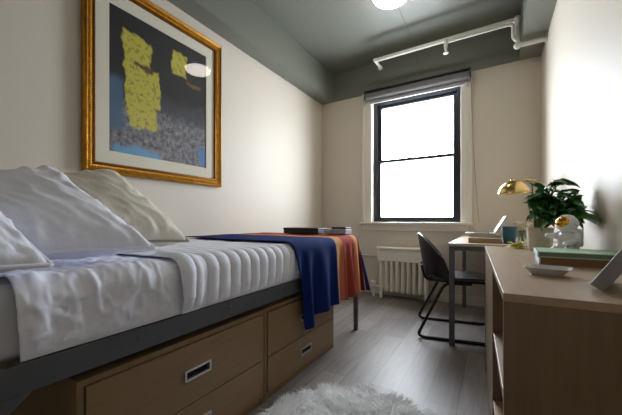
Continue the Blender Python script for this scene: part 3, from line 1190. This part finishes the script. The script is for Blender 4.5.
tube(bm, [(rx0 + 0.02, ry - 0.01, 0.125), (rx0 - 0.07, ry - 0.01, 0.125)], 0.014, 12)
tube(bm, [(rx0 - 0.07, ry - 0.01, 0.0), (rx0 - 0.07, ry - 0.01, 0.15)], 0.017, 12)
lathe(bm, [(0.03, 0.15), (0.034, 0.158), (0.034, 0.185), (0.028, 0.192)], 16, (rx0 - 0.07, ry - 0.01, 0))
ball(bm, (rx0 - 0.07, ry - 0.01, 0.125), 0.028)
link('valve', bm, M['radiator'], rad_, True, True)
bm = bmesh.new(); bb(bm, -1.95, -1.20, YF - 0.02, YF, 0.468, 0.484, 0.004)
tag(rebase(link('wall_raceway', bm, M['trim'])), 'thin cream cable raceway on the wall between bed and radiator', 'conduit')

# ------------------------------------------------------------------ desk
DX0, DX1, DY0, DY1, DZ = -0.285, 0.40, 2.44, 3.63, 0.76
desk = thing('desk', 'pale topped desk with dark metal legs in the window corner', 'desk', ((DX0 + DX1) / 2, (DY0 + DY1) / 2, 0))
bm = bmesh.new(); bb(bm, DX0, DX1, DY0, DY1, DZ - 0.022, DZ, 0.003); link('desktop', bm, M['oak_desk'], desk, False, True)
bm = bmesh.new()
g = 0.012
bb(bm, DX0 + g, DX0 + g + 0.02, DY0 + g, DY1 - g, DZ - 0.055, DZ - 0.0222)
bb(bm, DX1 - g - 0.02, DX1 - g, DY0 + g, DY1 - g, DZ - 0.055, DZ - 0.0222)
bb(bm, DX0 + g + 0.02, DX1 - g - 0.02, DY0 + g, DY0 + g + 0.02, DZ - 0.055, DZ - 0.0222)
bb(bm, DX0 + g + 0.02, DX1 - g - 0.02, DY1 - g - 0.02, DY1 - g, DZ - 0.055, DZ - 0.0222)
link('apron', bm, M['rail'], desk, False, True)
for xx in (DX0 + 0.005, DX1 - 0.045):
    for yy in (DY0 + 0.005, DY1 - 0.045):
        bm = bmesh.new(); bb(bm, xx, xx + 0.036, yy, yy + 0.036, 0, DZ - 0.0223, 0.003)
        link('leg', bm, M['rail'], desk, False, True)
bm = bmesh.new(); bb(bm, DX1 - 0.04, DX1 - 0.025, DY0 + 0.05, DY1 - 0.05, 0.16, 0.20)
link('stretcher', bm, M['rail'], desk, False, True)


# ------------------------------------------------------------------ chair
ch = thing('desk_chair', 'black plastic chair with sled legs pulled up to the desk', 'chair', (-0.225, 2.79, 0), math.radians(11))
bm = bmesh.new()
rows = []
for i in range(19):
    u = i / 18
    row = []
    for j in range(19):
        v = -1 + 2 * j / 18
        # super-ellipse outline
        x = -0.25 + 0.45 * u
        y = 0.215 * v * (1 - 0.10 * u)
        s = 2 * u - 1
        k = 1 - 0.10 * abs(s) ** 4 * 1.0
        y *= k
        z = 0.462 - 0.016 * (1 - v * v) * math.sin(PI * u) - 0.03 * max(0, u - 0.75) ** 2 * 16 * 0.5 + 0.02 * max(0, 0.2 - u) * 5
        row.append(bm.verts.new((x, y, z)))
    rows.append(row)
grid_faces(bm, rows)
o = link('seat', bm, M['chair_seat'], ch, 'all'); solidify(o, 0.036, 0)
bm = bmesh.new()
rows = []
for i in range(25):
    u = i / 24
    row = []
    for j in range(29):
        v = -1 + 2 * j / 28
        av = abs(v)
        # a wrapped shell: the sides sweep forward and their top edge falls away
        top = 0.365 - 0.20 * av ** 2.2
        x = -0.275 - 0.06 * u + 0.19 * av ** 1.9
        hw = 0.222 * (0.9 + 0.1 * u)
        y = hw * math.sin(v * PI / 2 * 0.98)
        row.append(bm.verts.new((x, y, 0.455 + top * u)))
    rows.append(row)
grid_faces(bm, rows)
o = link('backrest', bm, M['chair_plastic'], ch, 'all'); solidify(o, 0.018, 0)
for s in (-1, 1):
    bm = bmesh.new()
    yy = s * 0.245
    tube(bm, smooth_path([(0.20, s * 0.19, 0.436), (0.22, yy, 0.40), (0.235, yy, 0.012), (-0.345, yy, 0.012), (-0.14, s * 0.20, 0.435), (0.05, s * 0.19, 0.436)], 0.055, 6), 0.0115, 10)
    link('sled_leg', bm, M['black_metal'], ch, True)
for nm, x, z in (('crossbar', 0.19, 0.436), ('crossbar', -0.12, 0.432), ('crossbar', 0.232, 0.20)):
    bm = bmesh.new(); tube(bm, [(x, -0.243 if z < 0.3 else -0.19, z), (x, 0.243 if z < 0.3 else 0.19, z)], 0.010, 10)
    link(nm, bm, M['black_metal'], ch, True)
for s in (-1, 1):
    bm = bmesh.new()
    tube(bm, smooth_path([(-0.12, s * 0.10, 0.432), (-0.28, s * 0.10, 0.44), (-0.312, s * 0.10, 0.56)], 0.04, 5), 0.0105, 8)
    link('back_bracket', bm, M['black_metal'], ch, True)

# ------------------------------------------------------------------ low bookcase at the right
bc = thing('bookcase', 'low pale oak bookcase with open shelves along the right wall', 'bookcase', (0.02, 0.785, 0), math.radians(2.6))
BL_, BD, BH = 1.37, 0.372, 0.77
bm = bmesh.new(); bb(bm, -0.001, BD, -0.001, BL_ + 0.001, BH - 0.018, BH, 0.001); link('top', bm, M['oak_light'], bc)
SP = 0.022
for nm, y in (('side_panel', 0.0), ('divider', 0.48), ('side_panel', BL_ - SP)):
    bm = bmesh.new(); bb(bm, 0, BD - 0.002, y, y + SP, 0, BH - 0.0182, 0.001); link(nm, bm, M['oak_shaded_v'], bc)
bm = bmesh.new(); bb(bm, BD - 0.012, BD - 0.002, SP + 0.0005, 0.4795, 0.05, BH - 0.0185); bb(bm, BD - 0.012, BD - 0.002, 0.5025, BL_ - SP - 0.0005, 0.05, BH - 0.0185)
link('back_panel', bm, M['oak_shaded_v'], bc)
for z in (0.505, 0.265, 0.045):
    bm = bmesh.new(); bb(bm, 0.003, BD - 0.013, SP + 0.0005, 0.4795, z, z + 0.022, 0.001)
    link('shelf', bm, M['oak_light'], bc)
bm = bmesh.new(); bb(bm, 0.02, 0.036, SP + 0.0005, 0.4795, 0, 0.0445); bb(bm, 0.02, 0.036, 0.5025, BL_ - SP - 0.0005, 0, 0.0445)
link('plinth', bm, M['oak_light'], bc)
for y0, y1 in ((0.504, 0.922), (0.926, BL_ - SP - 0.002)):
    bm = bmesh.new(); bb(bm, 0.002, 0.02, y0, y1, 0.047, BH - 0.021, 0.001); d = link('door', bm, M['oak_shaded_v'], bc)


# ------------------------------------------------------------------ things on the bookcase
ZT = BH + 0.0005


def book(name, label, loc, rz, w, d, h, cover, pages, spine=None, spine_side='x0', group=None):
    t = thing(name, label, 'book', loc, rz, group)
    c = 0.003
    bm = bmesh.new()
    bx(bm, (0, 0, c / 2), (w, d, c)); bx(bm, (0, 0, h - c / 2), (w, d, c))
    link('cover', bm, cover, t)
    bm = bmesh.new()
    bb(bm, -w / 2 + 0.004, w / 2 - 0.005, -d / 2 + 0.005, d / 2 - 0.005, c, h - c)
    link('pages', bm, pages, t)
    bm = bmesh.new()
    if spine_side == 'x0':
        bb(bm, -w / 2 - 0.001, -w / 2 + 0.004, -d / 2, d / 2, 0, h, 0.0012)
    else:
        bb(bm, -w / 2, w / 2, -d / 2 - 0.001, -d / 2 + 0.004, 0, h, 0.0012)
    link('spine', bm, spine or cover, t)
    return t


book('hardcover_book', 'brown book at the bottom of the pair behind the white dish', (0.262, 1.445, ZT), math.radians(-2), 0.232, 0.19, 0.026, M['cover_brown'], M['cover_brown'], M['spine_pat'], group='books on the bookcase')
book('hardcover_book', 'mint green book lying on top of the brown one', (0.262, 1.45, ZT + 0.0265), math.radians(-2), 0.24, 0.20, 0.020, M['cover_mint'], M['page_grey'], M['spine_pat'], group='books on the bookcase')

# square dish with flared rim
t = thing('square_dish', 'small square pale dish with raised rim before the stacked books', 'dish', (0.136, 1.115, ZT), math.radians(-14))
bm = bmesh.new()
prof = [(0.035, 0.0), (0.039, 0.004), (0.053, 0.020), (0.056, 0.022), (0.052, 0.022), (0.037, 0.008), (0.008, 0.007)]
rings = []
for r, z in prof:
    ring = []
    for k in range(32):
        a = 2 * PI * k / 32
        ca, sa = math.cos(a), math.sin(a)
        q = (abs(ca) ** 7 + abs(sa) ** 7) ** (-1 / 7)
        ring.append(bm.verts.new((r * q * ca, r * q * sa * 0.82, z)))
    rings.append(ring)
for i in range(len(rings) - 1):
    for k in range(32):
        bm.faces.new((rings[i][k], rings[i][(k + 1) % 32], rings[i + 1][(k + 1) % 32], rings[i + 1][k]))
bm.faces.new(rings[0][::-1]); bm.faces.new(rings[-1])
link('dish_body', bm, M['dish'], t, True)

# grey easel frame
t = thing('photo_frame', 'grey easel frame leaning back at the near bookcase edge', 'picture frame', (0.188, 0.915, ZT), 0)
R_ = Euler((0, 0, math.radians(-17))).to_matrix() @ Euler((0, math.radians(31), 0)).to_matrix()
bm = bmesh.new()
fh, fd, ft = 0.24, 0.17, 0.028
for (y0, y1, z0, z1) in ((0, 0.02, 0, fh), (fd - 0.02, fd, 0, fh), (0.02, fd - 0.02, 0, 0.02), (0.02, fd - 0.02, fh - 0.02, fh)):
    bb(bm, 0, ft, y0, y1, z0, z1, 0.002)
for v in bm.verts: v.co = R_ @ v.co
zmin = min(v.co.z for v in bm.verts)
off = Vector((0, 0, -zmin))
for v in bm.verts: v.co += off
link('frame', bm, M['frame_grey'], t)
bm = bmesh.new(); bb(bm, ft - 0.008, ft - 0.002, 0.02, fd - 0.02, 0.02, fh - 0.02)
for v in bm.verts: v.co = R_ @ v.co + off
link('backing_board', bm, M['dark_plastic'], t)
bm = bmesh.new(); bb(bm, 0.004, 0.007, 0.02, fd - 0.02, 0.02, fh - 0.02)
for v in bm.verts: v.co = R_ @ v.co + off
link('photo', bm, M['mat_board'], t)
bm = bmesh.new()
tp = R_ @ Vector((ft, fd / 2, 0.15)) + off
hp = R_ @ Vector((ft, fd / 2, 0.05)) + off
foot = Vector((tp.x + 0.03, tp.y - 0.005, 0.0025))
tube(bm, [tp, foot], 0.0045, 8)
tube(bm, [hp, foot * 0.72 + tp * 0.28], 0.002, 6)
link('easel_leg', bm, M['dark_plastic'], t, True)

# astronaut figurine, seated, gold visor
fig = thing('astronaut_figurine', 'white spaceman figurine with gold visor behind the mint green book', 'figurine', (0.268, 1.63, ZT), math.radians(222))
bm = bmesh.new()
# local frame: faces +x
ball(bm, (0.0, 0, 0.070), 0.040, (0.9, 1.05, 1.2))             # torso
ball(bm, (-0.002, 0, 0.030), 0.038, (1.0, 1.1, 0.75))           # hips
for s in (-1, 1):
    tube(bm, smooth_path([(0.0, s * 0.020, 0.028), (0.036, s * 0.026, 0.040), (0.046, s * 0.027, 0.012)], 0.03, 5), 0.0155, 12)
    ball(bm, (0.053, s * 0.027, 0.013), 0.0145, (1.3, 0.95, 0.8))   # boots
tube(bm, smooth_path([(0.0, 0.032, 0.100), (0.022, 0.048, 0.076), (0.046, 0.034, 0.064)], 0.03, 5), [0.0155] + [0.013] * 6 + [0.011], 12)
ball(bm, (0.049, 0.033, 0.063), 0.012)
tube(bm, smooth_path([(0.0, -0.032, 0.102), (0.022, -0.046, 0.090), (0.052, -0.040, 0.092)], 0.03, 5), [0.0155] + [0.013] * 6 + [0.011], 12)
ball(bm, (0.056, -0.039, 0.093), 0.012)
o = link('suit', bm, M['ceramic'], fig, 'all')
md = o.modifiers.new('merge', 'REMESH'); md.mode = 'VOXEL'; md.voxel_size = 0.0035; md.use_smooth_shade = True
sm = o.modifiers.new('soften', 'SMOOTH'); sm.iterations = 4
bm = bmesh.new(); ball(bm, (0.006, 0, 0.145), 0.038, (1, 0.98, 0.98), seg=28)
lathe(bm, [(0.026, 0.0), (0.030, 0.006), (0.026, 0.012)], 24, (0.0, 0, 0.108), caps=False)
for s in (-1, 1):
    lathe(bm, [(0.010, 0), (0.010, 0.006), (0.006, 0.008)], 14, (0.004, s * 0.035, 0.143), Euler((-s * PI / 2, 0, 0)).to_matrix())
link('helmet', bm, M['ceramic'], fig, 'all')
bm = bmesh.new(); ball(bm, (0.0125, 0, 0.148), 0.0355, (1, 0.92, 0.84), seg=28); link('visor', bm, M['visor'], fig, 'all')
bm = bmesh.new(); bx(bm, (-0.034, 0, 0.086), (0.026, 0.060, 0.076), bev=0.01, seg=3); link('backpack', bm, M['ceramic'], fig, True)


# potted plant
def leaf_mesh(bm, base, direction, length, width, droop, roll, xmax=None):
    d = Vector(direction).normalized()
    up = Vector((0, 0, 1))
    side = d.cross(up)
    if side.length < 1e-3:
        side = Vector((1, 0, 0))
    side.normalize()
    nrm = side.cross(d).normalized()
    side = (side * math.cos(roll) + nrm * math.sin(roll)).normalized()
    nrm = side.cross(d).normalized()
    prof = [0.04, 0.50, 0.85, 1.0, 0.92, 0.68, 0.36, 0.02]
    rows = []
    for i, wv in enumerate(prof):
        t = i / (len(prof) - 1)
        c = Vector(base) + d * (length * t) + Vector((0, 0, -1)) * droop * length * t * t
        row = []
        for s in (-1, -0.5, 0, 0.5, 1):
            p = c + side * (s * wv * width / 2) + nrm * (abs(s) * wv * width * 0.16 + 0.006 * math.sin(t * 9) * abs(s))
            if xmax is not None and p.x > xmax:
                p.x = xmax - 0.002 * random.random()
            row.append(bm.verts.new(p))
        rows.append(row)
    for i in range(len(rows) - 1):
        for j in range(4):
            bm.faces.new((rows[i][j], rows[i][j + 1], rows[i + 1][j + 1], rows[i + 1][j]))


pl = thing('potted_plant', 'bushy dark green leafy plant in a cream pot on the bookcase', 'plant', (0.212, 1.98, ZT))
PX = pl.location
bm = bmesh.new()
lathe(bm, [(0.048, 0.0), (0.052, 0.004), (0.055, 0.06), (0.058, 0.115), (0.059, 0.12), (0.054, 0.12), (0.051, 0.10), (0.002, 0.10)], 36)
link('pot', bm, M['pot'], pl, True)
bm = bmesh.new(); lathe(bm, [(0.0505, 0.1005), (0.048, 0.107), (0.0005, 0.111)], 24, caps=False); link('soil', bm, M['soil'], pl, True)
random.seed(21)
bl, bs = bmesh.new(), bmesh.new()
for k in range(26):
    a = 2 * PI * k / 26 + random.uniform(-0.2, 0.2)
    spread = random.uniform(0.02, 0.115)
    h = random.uniform(0.03, 0.25) * (1.1 - spread * 1.2)
    ctr = Vector((0.055, -0.06, 0.0))
    tip = Vector((math.cos(a) * spread, math.sin(a) * spread, 0.12 + h)) + ctr
    tip.x = min(tip.x, 0.15)
    b0 = Vector((math.cos(a) * 0.025, math.sin(a) * 0.025, 0.118))
    mid = (b0 + tip) / 2 + Vector((0, 0, 0.03))
    path = smooth_path([b0, mid, tip], 0.1, 5)
    tube(bs, path, 0.003, 6)
    for q in range(7):
        f = 1.0 if q < 2 else random.uniform(0.2, 1.0)
        pos = path[int(f * (len(path) - 1))]
        aa = a + random.uniform(-1.5, 1.5)
        if pos.x < 0.0 and math.cos(aa) < -0.3 and q:
            aa = PI - aa
        el = random.uniform(-0.1, 0.8) if q else 0.9
        ln = random.uniform(0.075, 0.125)
        if pos.x + math.cos(aa) * math.cos(el) * ln > 0.165:
            aa = PI - aa if pos.x > 0.08 else aa + PI / 2
        if math.cos(aa) < -0.2:
            ln *= 0.75
        leaf_mesh(bl, pos, (math.cos(aa) * math.cos(el), math.sin(aa) * math.cos(el), math.sin(el)), ln, ln * random.uniform(0.52, 0.7), random.uniform(0.3, 0.9), random.uniform(-0.6, 0.6), xmax=0.186)
# a low leaf reaching out beside the figurine
leaf_mesh(bl, (0.13, -0.10, 0.20), (0.5, -0.8, 0.1), 0.14, 0.06, 0.35, 0.3, xmax=0.182)
leaf_mesh(bl, (0.12, -0.16, 0.17), (0.5, -0.8, 0.0), 0.13, 0.075, 0.25, 0.9, xmax=0.182)
o = link('foliage', bl, M['leaf'], pl, 'all')
link('stems', bs, M['stem'], pl, True)

# yellow-green sprig beside the pot
t = thing('leaf_sprig', 'small yellow-green leafy sprig lying beside the cream plant pot', 'plant', (0.115, 2.065, ZT))
bm = bmesh.new()
for k in range(9):
    a = 2 * PI * k / 9 + 0.3
    el = 0.25 + 0.5 * (k % 2)
    leaf_mesh(bm, (0.004 * math.cos(a), 0.004 * math.sin(a), 0.006), (math.cos(a) * math.cos(el), math.sin(a) * math.cos(el), math.sin(el)), 0.075, 0.034, 0.35, 0.1)
for v in bm.verts:
    v.co.z = max(v.co.z, 0.001)
link('leaves', bm, M['leaf_yellow'], t, 'all')
bm = bmesh.new(); tube(bm, [(0, 0, 0.004), (0.03, -0.03, 0.004)], 0.003, 6); link('stalk', bm, M['stem'], t, True)

# ------------------------------------------------------------------ things on the desk
ZD = DZ + 0.0005
# brass lamp
lp = thing('desk_lamp', 'polished brass desk lamp with dome shade above the desk', 'lamp', (0.315, 2.92, ZD))
bm = bmesh.new()
lathe(bm, [(0.075, 0.0), (0.078, 0.006), (0.070, 0.016), (0.02, 0.024), (0.012, 0.03)], 32); link('base', bm, M['brass'], lp, True)
bm = bmesh.new()
tube(bm, smooth_path([(0, 0, 0.02), (0, 0, 0.36), (-0.015, 0, 0.485), (-0.17, -0.02, 0.487)], 0.13, 10), 0.006, 10)
link('arm', bm, M['brass'], lp, True)
bm = bmesh.new()
Rl = Euler((0, math.radians(-4), 0)).to_matrix()
prof = [(0.107 * math.cos(PI / 2 * k / 12), 0.107 * 0.98 * math.sin(PI / 2 * k / 12)) for k in range(12)] + [(0.010, 0.1045)]
lathe(bm, prof, 40, (-0.175, -0.02, 0.382), Rl, caps=False)
o = link('lamp_shade', bm, M['brass'], lp, 'all'); solidify(o, 0.002, -1)
bm = bmesh.new(); lathe(bm, [(0.012, 0.100), (0.014, 0.108), (0.010, 0.118), (0.002, 0.12)], 16, (-0.175, -0.02, 0.382), Rl); link('finial', bm, M['brass'], lp, True)
bm = bmesh.new(); ball(bm, (-0.175, -0.02, 0.43), 0.026); link('bulb', bm, M['white_metal'], lp, True)

# teal cup
t = thing('teal_cup', 'teal blue tapered cup at the near desk edge', 'cup', (0.100, 2.59, ZD))
bm = bmesh.new()
lathe(bm, [(0.032, 0.0), (0.035, 0.003), (0.050, 0.118), (0.0505, 0.122), (0.047, 0.122), (0.033, 0.008), (0.001, 0.007)], 36)
link('cup_body', bm, M['teal'], t, True)

# jar of flowers
t = thing('flower_jar', 'clear glass jar of cream flowers between teal cup and plant', 'vase', (0.178, 2.72, ZD))
bm = bmesh.new()
lathe(bm, [(0.040, 0.0), (0.046, 0.006), (0.048, 0.06), (0.040, 0.085), (0.042, 0.09), (0.039, 0.09), (0.045, 0.058), (0.042, 0.008), (0.001, 0.007)], 32)
link('jar', bm, M['jar_glass'], t, True)
random.seed(4)
bp, bs = bmesh.new(), bmesh.new()
for k in range(18):
    a = random.uniform(0, 2 * PI); r = random.uniform(0.005, 0.055)
    hp_ = Vector((math.cos(a) * r, math.sin(a) * r, random.uniform(0.085, 0.15)))
    tube(bs, smooth_path([(math.cos(a + 2) * 0.02, math.sin(a + 2) * 0.02, 0.012), (hp_.x * 0.5, hp_.y * 0.5, 0.085), hp_], 0.05, 4), 0.0014, 5)
    for q in range(7):
        aa = 2 * PI * q / 7
        leaf_mesh(bp, hp_, (math.cos(aa), math.sin(aa), 0.5), 0.03, 0.022, 0.3, 0)
    ball(bp, hp_, 0.010, seg=8)
link('flowers', bp, M['petal'], t, 'all'); link('flower_stems', bs, M['stem'], t, True)

# books under the laptop
book('paperback_book', 'thick tan edged book at the bottom under the laptop', (-0.055, 2.68, ZD), math.radians(2), 0.215, 0.28, 0.036, M['cover_tan'], M['paper'], M['cover_tan'], 'y0', group='books under the laptop')
book('paperback_book', 'thin cream book directly beneath the open laptop', (-0.055, 2.78, ZD + 0.0365), math.radians(1), 0.21, 0.27, 0.018, M['cover_cream'], M['paper'], M['cover_cream'], 'y0', group='books under the laptop')
lt = thing('laptop', 'open silver laptop with lit screen on the two books', 'laptop', (-0.088, 2.79, ZD + 0.0365 + 0.0185), math.radians(2))
bm = bmesh.new(); bx(bm, (0, 0, 0.007), (0.205, 0.27, 0.013), bev=0.004); k_ = link('keyboard_base', bm, M['laptop'], lt, False)
bm = bmesh.new()
for r in range(5):
    for c in range(12):
        bx(bm, (-0.035 + r * 0.022, -0.115 + c * 0.021, 0.0142), (0.018, 0.017, 0.002))
link('keys', bm, M['dark_plastic'], k_)
Rs = Euler((0, math.radians(30), 0)).to_matrix()
bm = bmesh.new(); bx(bm, (0, 0, 0.075), (0.007, 0.27, 0.15), bev=0.003)
for v in bm.verts: v.co = Rs @ v.co + Vector((0.098, 0, 0.015))
s_ = link('display_lid', bm, M['dark_plastic'], lt)
bm = bmesh.new(); bx(bm, (-0.0042, 0, 0.077), (0.0012, 0.256, 0.136))
for v in bm.verts: v.co = Rs @ v.co + Vector((0.098, 0, 0.015))
link('screen', bm, M['screen'], s_)
